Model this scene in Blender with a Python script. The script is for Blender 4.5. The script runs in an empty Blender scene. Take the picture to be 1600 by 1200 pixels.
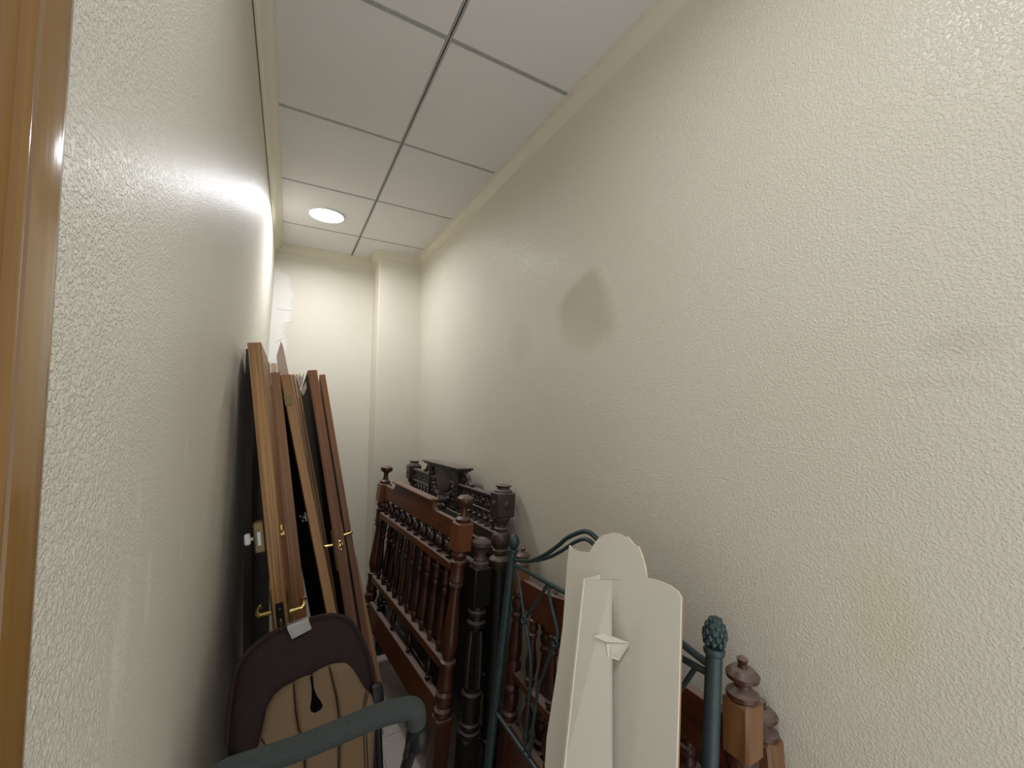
import bpy, bmesh, math, random
from mathutils import Vector, Matrix, Quaternion
random.seed(7)
SC = bpy.context.scene
COL = SC.collection
V = Vector
# ------------------------------------------------------------------ camera, world, lamps, exposure
EYE = V((0, 0, 1.7)); FPX = 631.3; YAW, PITCH, ROLL = .5051, .0396, .0163
fwd = V((math.sin(YAW)*math.cos(PITCH), math.cos(YAW)*math.cos(PITCH), math.sin(PITCH)))
rt0 = V((math.cos(YAW), -math.sin(YAW), 0)); up0 = rt0.cross(fwd)
rt = rt0*math.cos(ROLL) + up0*math.sin(ROLL); up = up0*math.cos(ROLL) - rt0*math.sin(ROLL)
cam = bpy.data.cameras.new('camera'); camo = bpy.data.objects.new('camera', cam); COL.objects.link(camo)
m = Matrix((rt, up, -fwd)).transposed().to_4x4(); m.translation = EYE
camo.matrix_world = m
cam.sensor_width = 36; cam.lens = FPX/1600*36; cam.clip_start = .02
SC.camera = camo
SC.view_settings.view_transform = 'Standard'; SC.view_settings.look = 'None'
SC.view_settings.gamma = 1; SC.view_settings.use_curve_mapping = False
SC.view_settings.exposure = 0.36
try: SC.cycles.use_denoising = True
except Exception: pass
SC.cycles.max_bounces = 10; SC.cycles.diffuse_bounces = 6
world = bpy.data.worlds.new('world'); SC.world = world; world.use_nodes = True
world.node_tree.nodes['Background'].inputs[0].default_value = (.96, .985, 1, 1)
world.node_tree.nodes['Background'].inputs[1].default_value = 1.05
LAMPS = [((.172, 2.72), 8.8), ((.172, .32), 2.9)]
LAMP_COL = (.97, .975, 1.03)

# ------------------------------------------------------------------ materials
def mat(name, base, rough=.5, metal=0., spec=.5):
    m = bpy.data.materials.new(name); m.use_nodes = True
    b = m.node_tree.nodes['Principled BSDF']
    b.inputs['Base Color'].default_value = (*base, 1)
    b.inputs['Roughness'].default_value = rough; b.inputs['Metallic'].default_value = metal
    b.inputs['Specular IOR Level'].default_value = spec
    return m
class NT:
    def __init__(s, m): s.t = m.node_tree; s.b = s.t.nodes['Principled BSDF']
    def n(s, typ, **k):
        o = s.t.nodes.new(typ)
        for a, v in k.items():
            if a.startswith('i_'):
                key = a[2:].replace('_', ' ')
                o.inputs[int(key) if key.isdigit() else key].default_value = v
            else: setattr(o, a, v)
        return o
    def l(s, a, b): s.t.links.new(a, b)
    def math(s, op, a, b=None, clamp=False):
        o = s.n('ShaderNodeMath', operation=op, use_clamp=clamp)
        for i, x in enumerate((a, b)):
            if x is None: continue
            if isinstance(x, (int, float)): o.inputs[i].default_value = x
            else: s.l(x, o.inputs[i])
        return o.outputs[0]
    def ramp(s, fac, stops):
        r = s.n('ShaderNodeValToRGB'); e = r.color_ramp.elements
        while len(e) < len(stops): e.new(.5)
        for k, (p, c) in enumerate(stops): e[k].position = p; e[k].color = (*c, 1)
        s.l(fac, r.inputs[0]); return r.outputs[0]
    def mix(s, fac, a, b):
        o = s.n('ShaderNodeMix', data_type='RGBA')
        for i, x in ((0, fac), (6, a), (7, b)):
            if isinstance(x, (int, float)): o.inputs[i].default_value = x
            elif isinstance(x, tuple): o.inputs[i].default_value = (*x, 1)
            else: s.l(x, o.inputs[i])
        return o.outputs[2]
    def bump(s, h, strength, dist):
        o = s.n('ShaderNodeBump', i_Strength=strength, i_Distance=dist); s.l(h, o.inputs['Height'])
        s.l(o.outputs[0], s.b.inputs['Normal']); return o
    def map(s, scale, coord='Object', loc=(0, 0, 0)):
        c = s.n('ShaderNodeTexCoord'); p = s.n('ShaderNodeMapping'); p.inputs['Scale'].default_value = scale
        p.inputs['Location'].default_value = loc
        s.l(c.outputs[coord], p.inputs[0]); return p.outputs[0]

def wood(name, dark, light, axis=2, across=60., along=3., rough=.4, contrast=(.35, .7), dust=0.):
    m = mat(name, light, rough); t = NT(m)
    sc = [across]*3; sc[axis] = along
    v = t.map(tuple(sc))
    n1 = t.n('ShaderNodeTexNoise', i_Scale=1., i_Detail=5., i_Roughness=.6); t.l(v, n1.inputs['Vector'])
    sc2 = [9.]*3; sc2[axis] = 1.2
    n2 = t.n('ShaderNodeTexNoise', i_Scale=1., i_Detail=2.); t.l(t.map(tuple(sc2), loc=(3, 1, 7)), n2.inputs['Vector'])
    f = t.math('ADD', t.math('MULTIPLY', n1.outputs[0], .7), t.math('MULTIPLY', n2.outputs[0], .3))
    c = t.ramp(f, [(contrast[0], dark), (contrast[1], light)])
    if dust:
        g = t.n('ShaderNodeNewGeometry'); sx = t.n('ShaderNodeSeparateXYZ'); t.l(g.outputs['Normal'], sx.inputs[0])
        k = t.math('MULTIPLY', t.math('SMOOTHSTEP' if False else 'MULTIPLY', t.math('SUBTRACT', sx.outputs[2], .55, True), 2.2, True), dust)
        c = t.mix(k, c, (.30, .25, .22))           # dust settled on every upward ledge
        r = t.math('ADD', rough, t.math('MULTIPLY', k, .4)); t.l(r, t.b.inputs['Roughness'])
    t.l(c, t.b.inputs['Base Color'])
    t.bump(n1.outputs[0], .15, .002)
    return m

def blob(t, cy, cz, ry, rz, soft=.5, wob=.5, nscale=14., horiz=1):
    """soft edged patch on a wall in the (horizontal, z) plane, edge broken by noise -> 0..1"""
    c = t.n('ShaderNodeTexCoord'); s = t.n('ShaderNodeSeparateXYZ'); t.l(c.outputs['Object'], s.inputs[0])
    a = t.math('DIVIDE', t.math('SUBTRACT', s.outputs[horiz], cy), ry)
    b = t.math('DIVIDE', t.math('SUBTRACT', s.outputs[2], cz), rz)
    d = t.math('SQRT', t.math('ADD', t.math('MULTIPLY', a, a), t.math('MULTIPLY', b, b)))
    n = t.n('ShaderNodeTexNoise', i_Scale=nscale, i_Detail=3.); t.l(c.outputs['Object'], n.inputs['Vector'])
    d = t.math('ADD', d, t.math('MULTIPLY', t.math('SUBTRACT', n.outputs[0], .5), wob*2))
    return t.math('DIVIDE', t.math('SUBTRACT', 1+soft/2, d), soft, True)
def halfplane(t, y0, z0, y1, z1, soft, horiz=1, wob=.02):
    """1 on the left of the directed line (y0,z0)->(y1,z1)"""
    c = t.n('ShaderNodeTexCoord'); s = t.n('ShaderNodeSeparateXYZ'); t.l(c.outputs['Object'], s.inputs[0])
    L = math.hypot(y1-y0, z1-z0); ny, nz = -(z1-z0)/L, (y1-y0)/L
    d = t.math('ADD', t.math('MULTIPLY', t.math('SUBTRACT', s.outputs[horiz], y0), ny), t.math('MULTIPLY', t.math('SUBTRACT', s.outputs[2], z0), nz))
    n = t.n('ShaderNodeTexNoise', i_Scale=11., i_Detail=4.); t.l(c.outputs['Object'], n.inputs['Vector'])
    d = t.math('ADD', d, t.math('MULTIPLY', t.math('SUBTRACT', n.outputs[0], .5), wob*2))
    return t.math('ADD', t.math('DIVIDE', d, soft), .5, True)

WALLC = (.705, .67, .57)
def wall_paint(name, rough=.36, strength=.50, scale=205., base=WALLC, depth=.0019):
    m = mat(name, base, rough); t = NT(m)
    v = t.map((1, 1, 1))
    n1 = t.n('ShaderNodeTexNoise', i_Scale=scale, i_Detail=3., i_Roughness=.55, i_Distortion=.3); t.l(v, n1.inputs['Vector'])
    n2 = t.n('ShaderNodeTexNoise', i_Scale=2.2, i_Detail=3.); t.l(v, n2.inputs['Vector'])
    h = t.ramp(n1.outputs[0], [(.42, (0, 0, 0)), (.62, (1, 1, 1))])
    t.bump(h, strength, depth)
    col = t.mix(t.math('MULTIPLY', t.math('SUBTRACT', n2.outputs[0], .35, True), .7), base, (base[0]*.9, base[1]*.88, base[2]*.80))
    return m, t, col
def done(t, col): t.l(col, t.b.inputs['Base Color'])

m_right, t, c = wall_paint('right wall paint')
tri = t.math('MULTIPLY', halfplane(t, 1.31, 2.085, 1.062, 2.175, .035, wob=.03), 1)
right_edge = halfplane(t, 1.062, 2.17, .97, 1.93, .05, wob=.03)
fade = t.math('SUBTRACT', 1, halfplane(t, 1.30, 1.98, 1.0, 1.84, .22, wob=.05), True)
st = t.math('MULTIPLY', t.math('MULTIPLY', t.math('MINIMUM', tri, right_edge), fade), blob(t, 1.12, 2.02, .17, .145, .35, .25, 12))
st2 = blob(t, 1.60, 1.97, .10, .09, .5, .35)
c = t.mix(t.math('MULTIPLY', st, .55), c, (.50, .45, .31))
c = t.mix(t.math('MULTIPLY', st2, .22), c, (.50, .455, .315))
c = t.mix(t.math('MULTIPLY', blob(t, .318, 1.33, .045, .10, .8, .45, 18), .28), c, (.66, .57, .30))
c = t.mix(t.math('MULTIPLY', blob(t, .212, 1.80, .045, .022, .9, .7, 22), .17), c, (.36, .33, .27))
c = t.mix(t.math('MULTIPLY', blob(t, .235, 1.74, .06, .012, .9, .7, 30), .10), c, (.38, .35, .28))
done(t, c)
t.l(t.math('ADD', .36, t.math('MULTIPLY', st, .3)), t.b.inputs['Roughness'])   # the stain is matt
m_left, t, c = wall_paint('left wall paint', rough=.42, strength=.95, scale=300., depth=.0013)
for (cy, cz, ry, rz) in ((.479, 1.483, .022, .05), (.597, 1.472, .016, .03), (.954, 1.43, .02, .05), (.959, 1.60, .02, .035), (.455, 1.46, .01, .04), (.52, 1.60, .012, .02), (.60, 1.50, .01, .03)):
    c = t.mix(t.math('MULTIPLY', blob(t, cy, cz, ry, rz, .7, .8, 40), .45), c, (.80, .78, .68))
done(t, c); t.b.inputs['Specular IOR Level'].default_value = .18
m_back, t, c = wall_paint('back wall paint', rough=.5, strength=.18, scale=110)
pl = t.math('MAXIMUM', blob(t, -.10, 2.42, .10, .22, .25, .35, 9, 0), blob(t, -.10, 2.10, .07, .16, .3, .35, 9, 0))
c = t.mix(t.math('MULTIPLY', pl, .75), c, (.80, .80, .78)); done(t, c)
m_col, t, c = wall_paint('column paint', rough=.5, strength=.18, scale=110); done(t, c)
m_trim = mat('cornice paint', (.68, .64, .52), .45)
m_tile = mat('ceiling tile', (.66, .64, .62), .9); t = NT(m_tile)
n = t.n('ShaderNodeTexNoise', i_Scale=330., i_Detail=2.); t.l(t.map((1, 1, 1)), n.inputs['Vector']); t.bump(n.outputs[0], .25, .002)
n3 = t.n('ShaderNodeTexNoise', i_Scale=3., i_Detail=2.); t.l(t.map((1, 1, 1)), n3.inputs['Vector'])
t.l(t.mix(n3.outputs[0], (.71, .69, .68), (.77, .75, .74)), t.b.inputs['Base Color'])
m_tee = mat('grey steel tee', (.40, .41, .40), .5, .2)
m_gap = mat('tee slot', (.05, .055, .05), .8)
m_plenum = mat('plenum', (.10, .10, .10), .9)
m_floor = mat('floor', (.46, .38, .33), .35); t = NT(m_floor)
n = t.n('ShaderNodeTexNoise', i_Scale=26., i_Detail=4.); t.l(t.map((1, 1, 1)), n.inputs['Vector'])
t.l(t.mix(n.outputs[0], (.40, .34, .30), (.48, .41, .36)), t.b.inputs['Base Color'])
m_grout = mat('floor grout', (.30, .26, .23), .8)
m_glow = bpy.data.materials.new('lamp glow'); m_glow.use_nodes = True
_b = m_glow.node_tree.nodes['Principled BSDF']; _b.inputs['Base Color'].default_value = (.9, .9, .9, 1)
_b.inputs['Emission Color'].default_value = (1, 1, 1, 1); _b.inputs['Emission Strength'].default_value = 14.
m_white = mat('white enamel', (.75, .75, .73), .35)
m_black = mat('black plastic', (.008, .008, .009), .42, spec=.35)
m_slotshade = mat('painted slot shade', (.002, .002, .002), 1., spec=.05)  # near black that paints the shade inside the harness hole
m_brass = mat('brass', (.75, .56, .22), .22, 1.)
m_brassd = mat('dull brass', (.22, .17, .085), .45, .8)
m_steel = mat('steel', (.6, .6, .58), .3, 1.)
m_iron = mat('green iron', (.026, .050, .052), .42, .25); t = NT(m_iron)
n = t.n('ShaderNodeTexNoise', i_Scale=60., i_Detail=3.); t.l(t.map((1, 1, 1)), n.inputs['Vector'])
t.l(t.mix(n.outputs[0], (.020, .038, .042), (.045, .075, .075)), t.b.inputs['Base Color'])
m_card = mat('white cardboard', (.70, .67, .58), .75); t = NT(m_card)
n = t.n('ShaderNodeTexNoise', i_Scale=420., i_Detail=1.); t.l(t.map((1, 1, 1)), n.inputs['Vector'])
t.l(t.mix(n.outputs[0], (.66, .635, .55), (.74, .71, .62)), t.b.inputs['Base Color'])
m_print = mat('printed face', (.42, .22, .09), .6)
m_paper = mat('torn paper', (.72, .58, .46), .8)
m_pale = mat('pale splinter', (.75, .66, .56), .8)
def fabric(name, a, b, sc=700.):
    m = mat(name, a, .92, spec=.2); t = NT(m)
    n = t.n('ShaderNodeTexNoise', i_Scale=sc, i_Detail=1.); t.l(t.map((1, 1, 1)), n.inputs['Vector'])
    t.l(t.mix(n.outputs[0], a, b), t.b.inputs['Base Color']); t.bump(n.outputs[0], .3, .001); return m
m_hood = fabric('brown hood cloth', (.019, .011, .010), (.034, .021, .019))
m_tan = fabric('tan seat cloth', (.125, .082, .047), (.20, .135, .08))
m_tand = fabric('tan seat cloth lower', (.09, .055, .030), (.14, .085, .046))
m_foam = fabric('grey foam', (.033, .040, .038), (.062, .070, .066), 350.)
m_lab = mat('striped label', (.4, .4, .4), .7); t = NT(m_lab)
w = t.n('ShaderNodeTexWave', i_Scale=1., wave_type='BANDS', bands_direction='X'); t.l(t.map((95, 95, 95)), w.inputs['Vector'])
t.l(t.ramp(w.outputs['Fac'], [(.35, (.05, .045, .04)), (.6, (.50, .49, .47))]), t.b.inputs['Base Color'])
m_jamb = wood('varnished jamb', (.17, .085, .024), (.30, .165, .052), 2, 55, 2.0, .14, (.3, .75))
m_red = wood('red brown wood', (.030, .009, .0045), (.098, .032, .012), 2, 70, 4, .34, (.3, .7), .5)
m_redh = wood('red brown wood rail', (.048, .014, .005), (.150, .048, .015), 1, 70, 4, .42, (.3, .7), .55)
m_reddk = wood('dark turned wood', (.014, .006, .004), (.042, .016, .009), 2, 70, 4, .3, (.3, .7), .6)
m_orange = wood('orange block wood', (.085, .026, .009), (.215, .080, .028), 2, 60, 4, .35, (.3, .7), .5)
m_carv = wood('carved walnut', (.013, .010, .009), (.040, .025, .019), 1, 60, 4, .42, (.3, .7), .5)
m_carvp = wood('carved walnut post', (.020, .012, .008), (.055, .032, .020), 2, 60, 4, .42, (.3, .7), .7)
m_carvr = wood('carved walnut shield', (.035, .020, .015), (.070, .042, .034), 2, 40, 4, .5, (.3, .7), .3)
m_ebony = wood('blackened wood', (.004, .0035, .003), (.012, .010, .008), 2, 60, 4, .4, (.3, .7), .4)
m_mauve = wood('dusty finial', (.040, .020, .018), (.085, .048, .045), 2, 60, 4, .5, (.3, .7), .6)
m_maho = wood('mahogany', (.028, .008, .005), (.085, .024, .012), 2, 70, 4, .33, (.3, .7), .6)
m_mahoh = wood('mahogany rail', (.050, .014, .007), (.135, .042, .017), 1, 70, 4, .33, (.3, .7), .6)
m_honey = wood('honey block', (.11, .045, .016), (.26, .120, .045), 2, 60, 4, .38, (.3, .7), .4)
m_oak = wood('striped oak edge', (.14, .062, .018), (.46, .25, .092), 2, 120, 1.6, .4, (.38, .62))
m_oak2 = wood('brown oak edge', (.12, .046, .013), (.36, .165, .052), 2, 110, 1.8, .38, (.35, .65))
m_oak3 = wood('tan oak edge', (.27, .13, .045), (.46, .25, .10), 2, 70, 1.8, .45, (.3, .7))
m_sap = wood('sapele edge', (.085, .028, .009), (.31, .120, .036), 2, 80, 1.8, .5, (.35, .68))
m_doordk = wood('dark door face', (.006, .005, .005), (.014, .010, .009), 2, 60, 2, .7); m_doordk.node_tree.nodes['Principled BSDF'].inputs['Specular IOR Level'].default_value = .2
m_doorpl = wood('plum door', (.022, .012, .012), (.042, .024, .022), 2, 60, 2, .45)

# ------------------------------------------------------------------ mesh helpers
class MB:
    def __init__(s): s.v = []; s.f = []
    def add(s, vs, fs):
        o = len(s.v); s.v += [V(x) for x in vs]; s.f += [tuple(i+o for i in f) for f in fs]; return s
    def box(s, x0, x1, y0, y1, z0, z1, c=.002):
        c = min(c, (x1-x0)/3, (y1-y0)/3, (z1-z0)/3)
        X, Y, Z = (x0, x1), (y0, y1), (z0, z1); vs = []; idx = {}
        for i in (0, 1):
            for j in (0, 1):
                for k in (0, 1):
                    a, b, d = (1-2*i)*c, (1-2*j)*c, (1-2*k)*c
                    for q, p in enumerate(((X[i], Y[j]+b, Z[k]+d), (X[i]+a, Y[j], Z[k]+d), (X[i]+a, Y[j]+b, Z[k]))):
                        idx[i, j, k, q] = len(vs); vs.append(p)
        fs = []
        for i in (0, 1):
            fs.append([idx[i, 0, 0, 0], idx[i, 1, 0, 0], idx[i, 1, 1, 0], idx[i, 0, 1, 0]])
            fs.append([idx[0, i, 0, 1], idx[1, i, 0, 1], idx[1, i, 1, 1], idx[0, i, 1, 1]])
            fs.append([idx[0, 0, i, 2], idx[1, 0, i, 2], idx[1, 1, i, 2], idx[0, 1, i, 2]])
            for j in (0, 1):
                fs.append([idx[0, i, j, 1], idx[1, i, j, 1], idx[1, i, j, 2], idx[0, i, j, 2]])
                fs.append([idx[i, 0, j, 0], idx[i, 1, j, 0], idx[i, 1, j, 2], idx[i, 0, j, 2]])
                fs.append([idx[i, j, 0, 0], idx[i, j, 1, 0], idx[i, j, 1, 1], idx[i, j, 0, 1]])
                for k in (0, 1): fs.append([idx[i, j, k, q] for q in range(3)])
        return s.add(vs, fs)
    def lathe(s, prof, c=(0, 0), n=16, flute=0., nf=10):
        """prof: list of (height, radius) turned about the upright axis through c"""
        vs = []; fs = []
        for (t, r) in prof:
            for k in range(n):
                a = 2*math.pi*k/n; rr = r*(1 - flute*(k % 2)) if flute else r
                vs.append((c[0]+rr*math.cos(a), c[1]+rr*math.sin(a), t))
        for i in range(len(prof)-1):
            for k in range(n):
                a, b = i*n+k, i*n+(k+1) % n
                fs.append((a, b, b+n, a+n))
        fs.append(tuple(range(n))[::-1]); fs.append(tuple((len(prof)-1)*n+k for k in range(n)))
        return s.add(vs, fs)
    def tube(s, pts, r, n=8, closed=False):
        pts = [V(p) for p in pts]; N = len(pts); vs = []; fs = []
        rad = r if isinstance(r, (list, tuple)) else [r]*N
        tang = []
        for i in range(N):
            a = pts[(i-1) % N] if (i or closed) else pts[i]; b = pts[(i+1) % N] if (i < N-1 or closed) else pts[i]
            tang.append((b-a).normalized())
        u = tang[0].orthogonal().normalized()
        for i in range(N):
            u = (u - tang[i]*u.dot(tang[i]))
            u = u.normalized() if u.length > 1e-6 else tang[i].orthogonal().normalized()
            w = tang[i].cross(u)
            for k in range(n):
                a = 2*math.pi*k/n; vs.append(pts[i] + (u*math.cos(a)+w*math.sin(a))*rad[i])
        M = N if closed else N-1
        for i in range(M):
            for k in range(n):
                a, b = i*n+k, i*n+(k+1) % n; j = ((i+1) % N)*n
                fs.append((a, b, j+(k+1) % n, j+k))
        if not closed: fs.append(tuple(range(n))[::-1]); fs.append(tuple((N-1)*n+k for k in range(n)))
        return s.add(vs, fs)
    def prism(s, poly, d0, d1, axes=(0, 2, 1)):
        """poly in (a,b), extruded along the third axis between d0 and d1"""
        n = len(poly); vs = []
        for d in (d0, d1):
            for p in poly:
                q = [0, 0, 0]; q[axes[0]] = p[0]; q[axes[1]] = p[1]; q[axes[2]] = d; vs.append(q)
        fs = [tuple(range(n))[::-1], tuple(range(n, 2*n))]
        for k in range(n): fs.append((k, (k+1) % n, n+(k+1) % n, n+k))
        return s.add(vs, fs)
    def ball(s, c, r, n=10, m=6):
        if isinstance(r, (int, float)): r = (r, r, r)
        vs = [(c[0], c[1], c[2]-r[2])]; fs = []
        for i in range(1, m):
            p = math.pi*i/m
            for k in range(n):
                a = 2*math.pi*k/n
                vs.append((c[0]+r[0]*math.sin(p)*math.cos(a), c[1]+r[1]*math.sin(p)*math.sin(a), c[2]-r[2]*math.cos(p)))
        vs.append((c[0], c[1], c[2]+r[2])); T = len(vs)-1
        for k in range(n):
            fs.append((0, 1+(k+1) % n, 1+k)); fs.append((T, T-n+k, T-n+(k+1) % n))
        for i in range(m-2):
            for k in range(n):
                a, b = 1+i*n+k, 1+i*n+(k+1) % n; fs.append((a, b, b+n, a+n))
        return s.add(vs, fs)
    def cushion(s, outline, front, back, rings=6, axes=None, power=.5, centre=None):
        """outline in (a,b): pillow swelling by front towards +c; flat back at -back"""
        n = len(outline)
        cx = sum(p[0] for p in outline)/n if centre is None else centre[0]; cy = sum(p[1] for p in outline)/n if centre is None else centre[1]
        vs = [(p[0], p[1], -back) for p in outline]; fs = [tuple(range(n))[::-1]]
        for i in range(rings):
            k = i/rings; sc = 1-k
            h = front*(1-(1-k)**4)**power if i else 0
            for p in outline: vs.append((cx+(p[0]-cx)*sc, cy+(p[1]-cy)*sc, h))
        vs.append((cx, cy, front)); T = len(vs)-1
        for i in range(rings):
            for k in range(n):
                a, b = i*n+k, i*n+(k+1) % n; fs.append((a, b, b+n, a+n))
        for k in range(n): fs.append((rings*n+k, rings*n+(k+1) % n, T))
        return s.add(vs, fs)
    def mapped(s, fn): s.v = [V(fn(p)) for p in s.v]; return s
    def build(s, name, material, parent=None, kind=None, smooth=35):
        off = parent_off(parent)
        me = bpy.data.meshes.new(name); me.from_pydata([tuple(p-off) for p in s.v], [], s.f); me.update()
        bm = bmesh.new(); bm.from_mesh(me); bmesh.ops.recalc_face_normals(bm, faces=bm.faces); bm.to_mesh(me); bm.free()
        me.polygons.foreach_set('use_smooth', [True]*len(me.polygons)); me.set_sharp_from_angle(angle=math.radians(smooth))
        me.materials.append(material)
        o = bpy.data.objects.new(name, me); COL.objects.link(o)
        if parent: o.parent = parent
        if kind: o['kind'] = kind
        return o
OFF = {}
def parent_off(p):
    o = V((0, 0, 0))
    while p is not None: o = o + p.location; p = p.parent
    return o
def thing(name, label, cat, loc, group=None):
    o = bpy.data.objects.new(name, None); COL.objects.link(o); o.location = loc; o.empty_display_size = .05
    o['label'] = label; o['category'] = cat; o['kind'] = 'thing'
    if group: o['group'] = group
    return o
def along(u, v, f):
    """world point at forward distance f from the viewpoint on the sight line of a photo pixel"""
    return EYE + (rt*((u-800)/FPX) - up*((v-600)/FPX) + fwd)*f
def lerp(a, b, k): return a+(b-a)*k
def smoothpath(pts, n=6):
    P = [V(p) for p in pts]; out = []
    for i in range(len(P)-1):
        p0 = P[max(i-1, 0)]; p1 = P[i]; p2 = P[i+1]; p3 = P[min(i+2, len(P)-1)]
        for k in range(n):
            t = k/n
            out.append(.5*((2*p1)+(p2-p0)*t+(2*p0-5*p1+4*p2-p3)*t*t+(3*p1-p0-3*p2+p3)*t**3))
    out.append(P[-1]); return out

# ------------------------------------------------------------------ the room
Z_C = 2.83; Y0 = -.30
def xr(z): return .905 + (2.765-z)*.018          # right wall leans a little
def xl(y, z):
    k = max(0, min(1, (y-2.2)/1.1))
    return -.115 - min(.066, max(0, 2.765-z)*.072)*(1-.6*k)*max(0, min(1, (y-.45)/.7))
def wall_grid(name, material, fn, na, nb, thick):
    s = MB(); vs = []; fs = []
    for i in range(na+1):
        for j in range(nb+1): vs.append(fn(i/na, j/nb))
    q = len(vs)
    for i in range(na):
        for j in range(nb):
            a = i*(nb+1)+j; fs.append((a, a+1, a+nb+2, a+nb+1))
    vs += [V(p)+V(thick) for p in vs]
    fs += [tuple(k+q for k in f[::-1]) for f in fs]
    ring = [i*(nb+1) for i in range(na+1)] + [na*(nb+1)+j for j in range(1, nb+1)] + [i*(nb+1)+nb for i in range(na-1, -1, -1)] + [j for j in range(nb-1, 0, -1)]
    for k in range(len(ring)):
        a, b = ring[k], ring[(k+1) % len(ring)]; fs.append((a, b, b+q, a+q))
    s.add(vs, fs); return s.build(name, material, kind='structure')
wall_grid('wall_right', m_right, lambda a, b: V((xr(b*2.9), Y0+a*(3.55-Y0), b*2.9)), 6, 6, (.1, 0, 0))
wall_grid('wall_left', m_left, lambda a, b: V((xl(Y0+a*(3.55-Y0), b*2.9), Y0+a*(3.55-Y0), b*2.9)), 16, 8, (-.1, 0, 0))
wb = MB().box(-.25, 1.0, 3.45, 3.55, 0, 2.9, .001).build('wall_back', m_back, kind='structure')
# loose paint ridges on the plaster repair in the far left corner
for pts in ([(-.10, 2.352), (-.05, 2.345), (.0, 2.352), (.01, 2.36)], [(-.055, 2.24), (-.02, 2.255), (.005, 2.262), (.022, 2.29)],
            [(-.098, 2.10), (-.07, 2.12), (-.045, 2.135), (-.025, 2.175)], [(-.085, 2.62), (-.06, 2.66), (-.02, 2.68), (.03, 2.685)], [(-.06, 2.16), (-.035, 2.185), (-.02, 2.20)]):
    p = smoothpath([(x, 3.4495, z) for x, z in pts], 4)
    MB().tube(p, [.0012+.0022*math.sin(math.pi*i/(len(p)-1)) for i in range(len(p))], 6).build('paint_ridge', m_white, wb)
MB().box(.585, 1.0, 3.2, 3.46, 0, 2.9, .004).build('wall_column', m_col, kind='structure')
fl = MB().box(-.4, 1.15, Y0, 3.6, -.08, -.004, .001).build('floor', m_grout, kind='structure')
for i in range(4):
    for j in range(10):
        x = -.35+i*.402; y = Y0+.02+j*.402
        MB().box(x, min(x+.4, 1.1), y, min(y+.4, 3.45), -.006, 0, .001).build('floor_tile', m_floor, fl)
# suspended ceiling: slab, tiles and tees
ce = MB().box(-.3, 1.1, Y0, 3.6, 2.95, 3.0, .001).build('ceiling', m_plenum, kind='structure')
XL, XC, XR, YB, YK, XQ = -.055, .405, .861, 3.407, 3.159, .536
rows = [1.777+.6*k for k in range(-4, 3)]
G = .0085
def tile(poly, hole=None):
    s = MB(); s.prism(poly, Z_C, Z_C+.012, (0, 1, 2)); return s.build('ceiling_tile', m_tile, ce)
def rect(x0, x1, y0, y1): return [(x0, y0), (x1, y0), (x1, y1), (x0, y1)]
for k in range(6):
    y0, y1 = rows[k]+G, rows[k+1]-G
    tile(rect(XL-.03, XC-G, y0, y1)); tile(rect(XC+G, XR+.03, y0, y1))
tile(rect(XL-.03, XC-G, rows[6]+G, YB+.03))
tile([(XC+G, rows[6]+G), (XR+.03, rows[6]+G), (XR+.03, YK+.03), (XQ+.03, YK+.03), (XQ+.03, YB+.03), (XC+G, YB+.03)])
def tee(x0, x1, y0, y1, long):
    s = MB(); w = .0025
    if long == 'y':
        s.box(x0, x0+.0055, y0, y1, Z_C-.001, Z_C+.006, .0006); s.box(x1-.0055, x1, y0, y1, Z_C-.001, Z_C+.006, .0006)
    else:
        s.box(x0, x1, y0, y0+.0055, Z_C-.001, Z_C+.006, .0006); s.box(x0, x1, y1-.0055, y1, Z_C-.001, Z_C+.006, .0006)
    o = s.build('ceiling_tee', m_tee, ce)
    MB().box(x0, x1, y0, y1, Z_C+.0062, Z_C+.0105, .0006).build('tee_slot', m_gap, o)
tee(XC-.0075, XC+.0075, Y0, YB+.03, 'y')
for y in rows[1:]:
    tee(XL-.03, XC-.0075, y-.0065, y+.0065, 'x'); tee(XC+.0075, XR+.03, y-.0065, y+.0065, 'x')
# cornice swept round the room, mitred at every corner
prof = [(.0, -.066), (.004, -.066), (.006, -.060), (.012, -.056), (.016, -.048), (.022, -.034), (.031, -.022), (.040, -.016), (.042, -.010), (.047, -.009), (.049, -.001), (.050, .012), (.0, .012)]
path = [V((-.1185, Y0)), V((-.1185, 3.457)), V((.587, 3.457)), V((.587, 3.209)), V((.911, 3.209)), V((.911, Y0))]
def inward(i):
    d = (path[i+1]-path[i]).normalized(); return V((d.y, -d.x))
offs = []
for i in range(len(path)):
    if i == 0: offs.append(inward(0))
    elif i == len(path)-1: offs.append(inward(i-1))
    else:
        a, b = inward(i-1), inward(i); q = (a+b); offs.append(q/(q.dot(a)) if abs(q.dot(a)) > 1e-6 else a)
for i in range(len(path)-1):
    s = MB(); n = len(prof); vs = []
    for j in (i, i+1):
        for (d, z) in prof: p = path[j]+offs[j]*d; vs.append((p.x, p.y, Z_C+z))
    fs = [tuple(range(n)), tuple(range(n, 2*n))] + [(k, (k+1) % n, n+(k+1) % n, n+k) for k in range(n)]
    s.add(vs, fs).build('trim_%d' % (i+1), m_trim, kind='structure', smooth=25)
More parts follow.
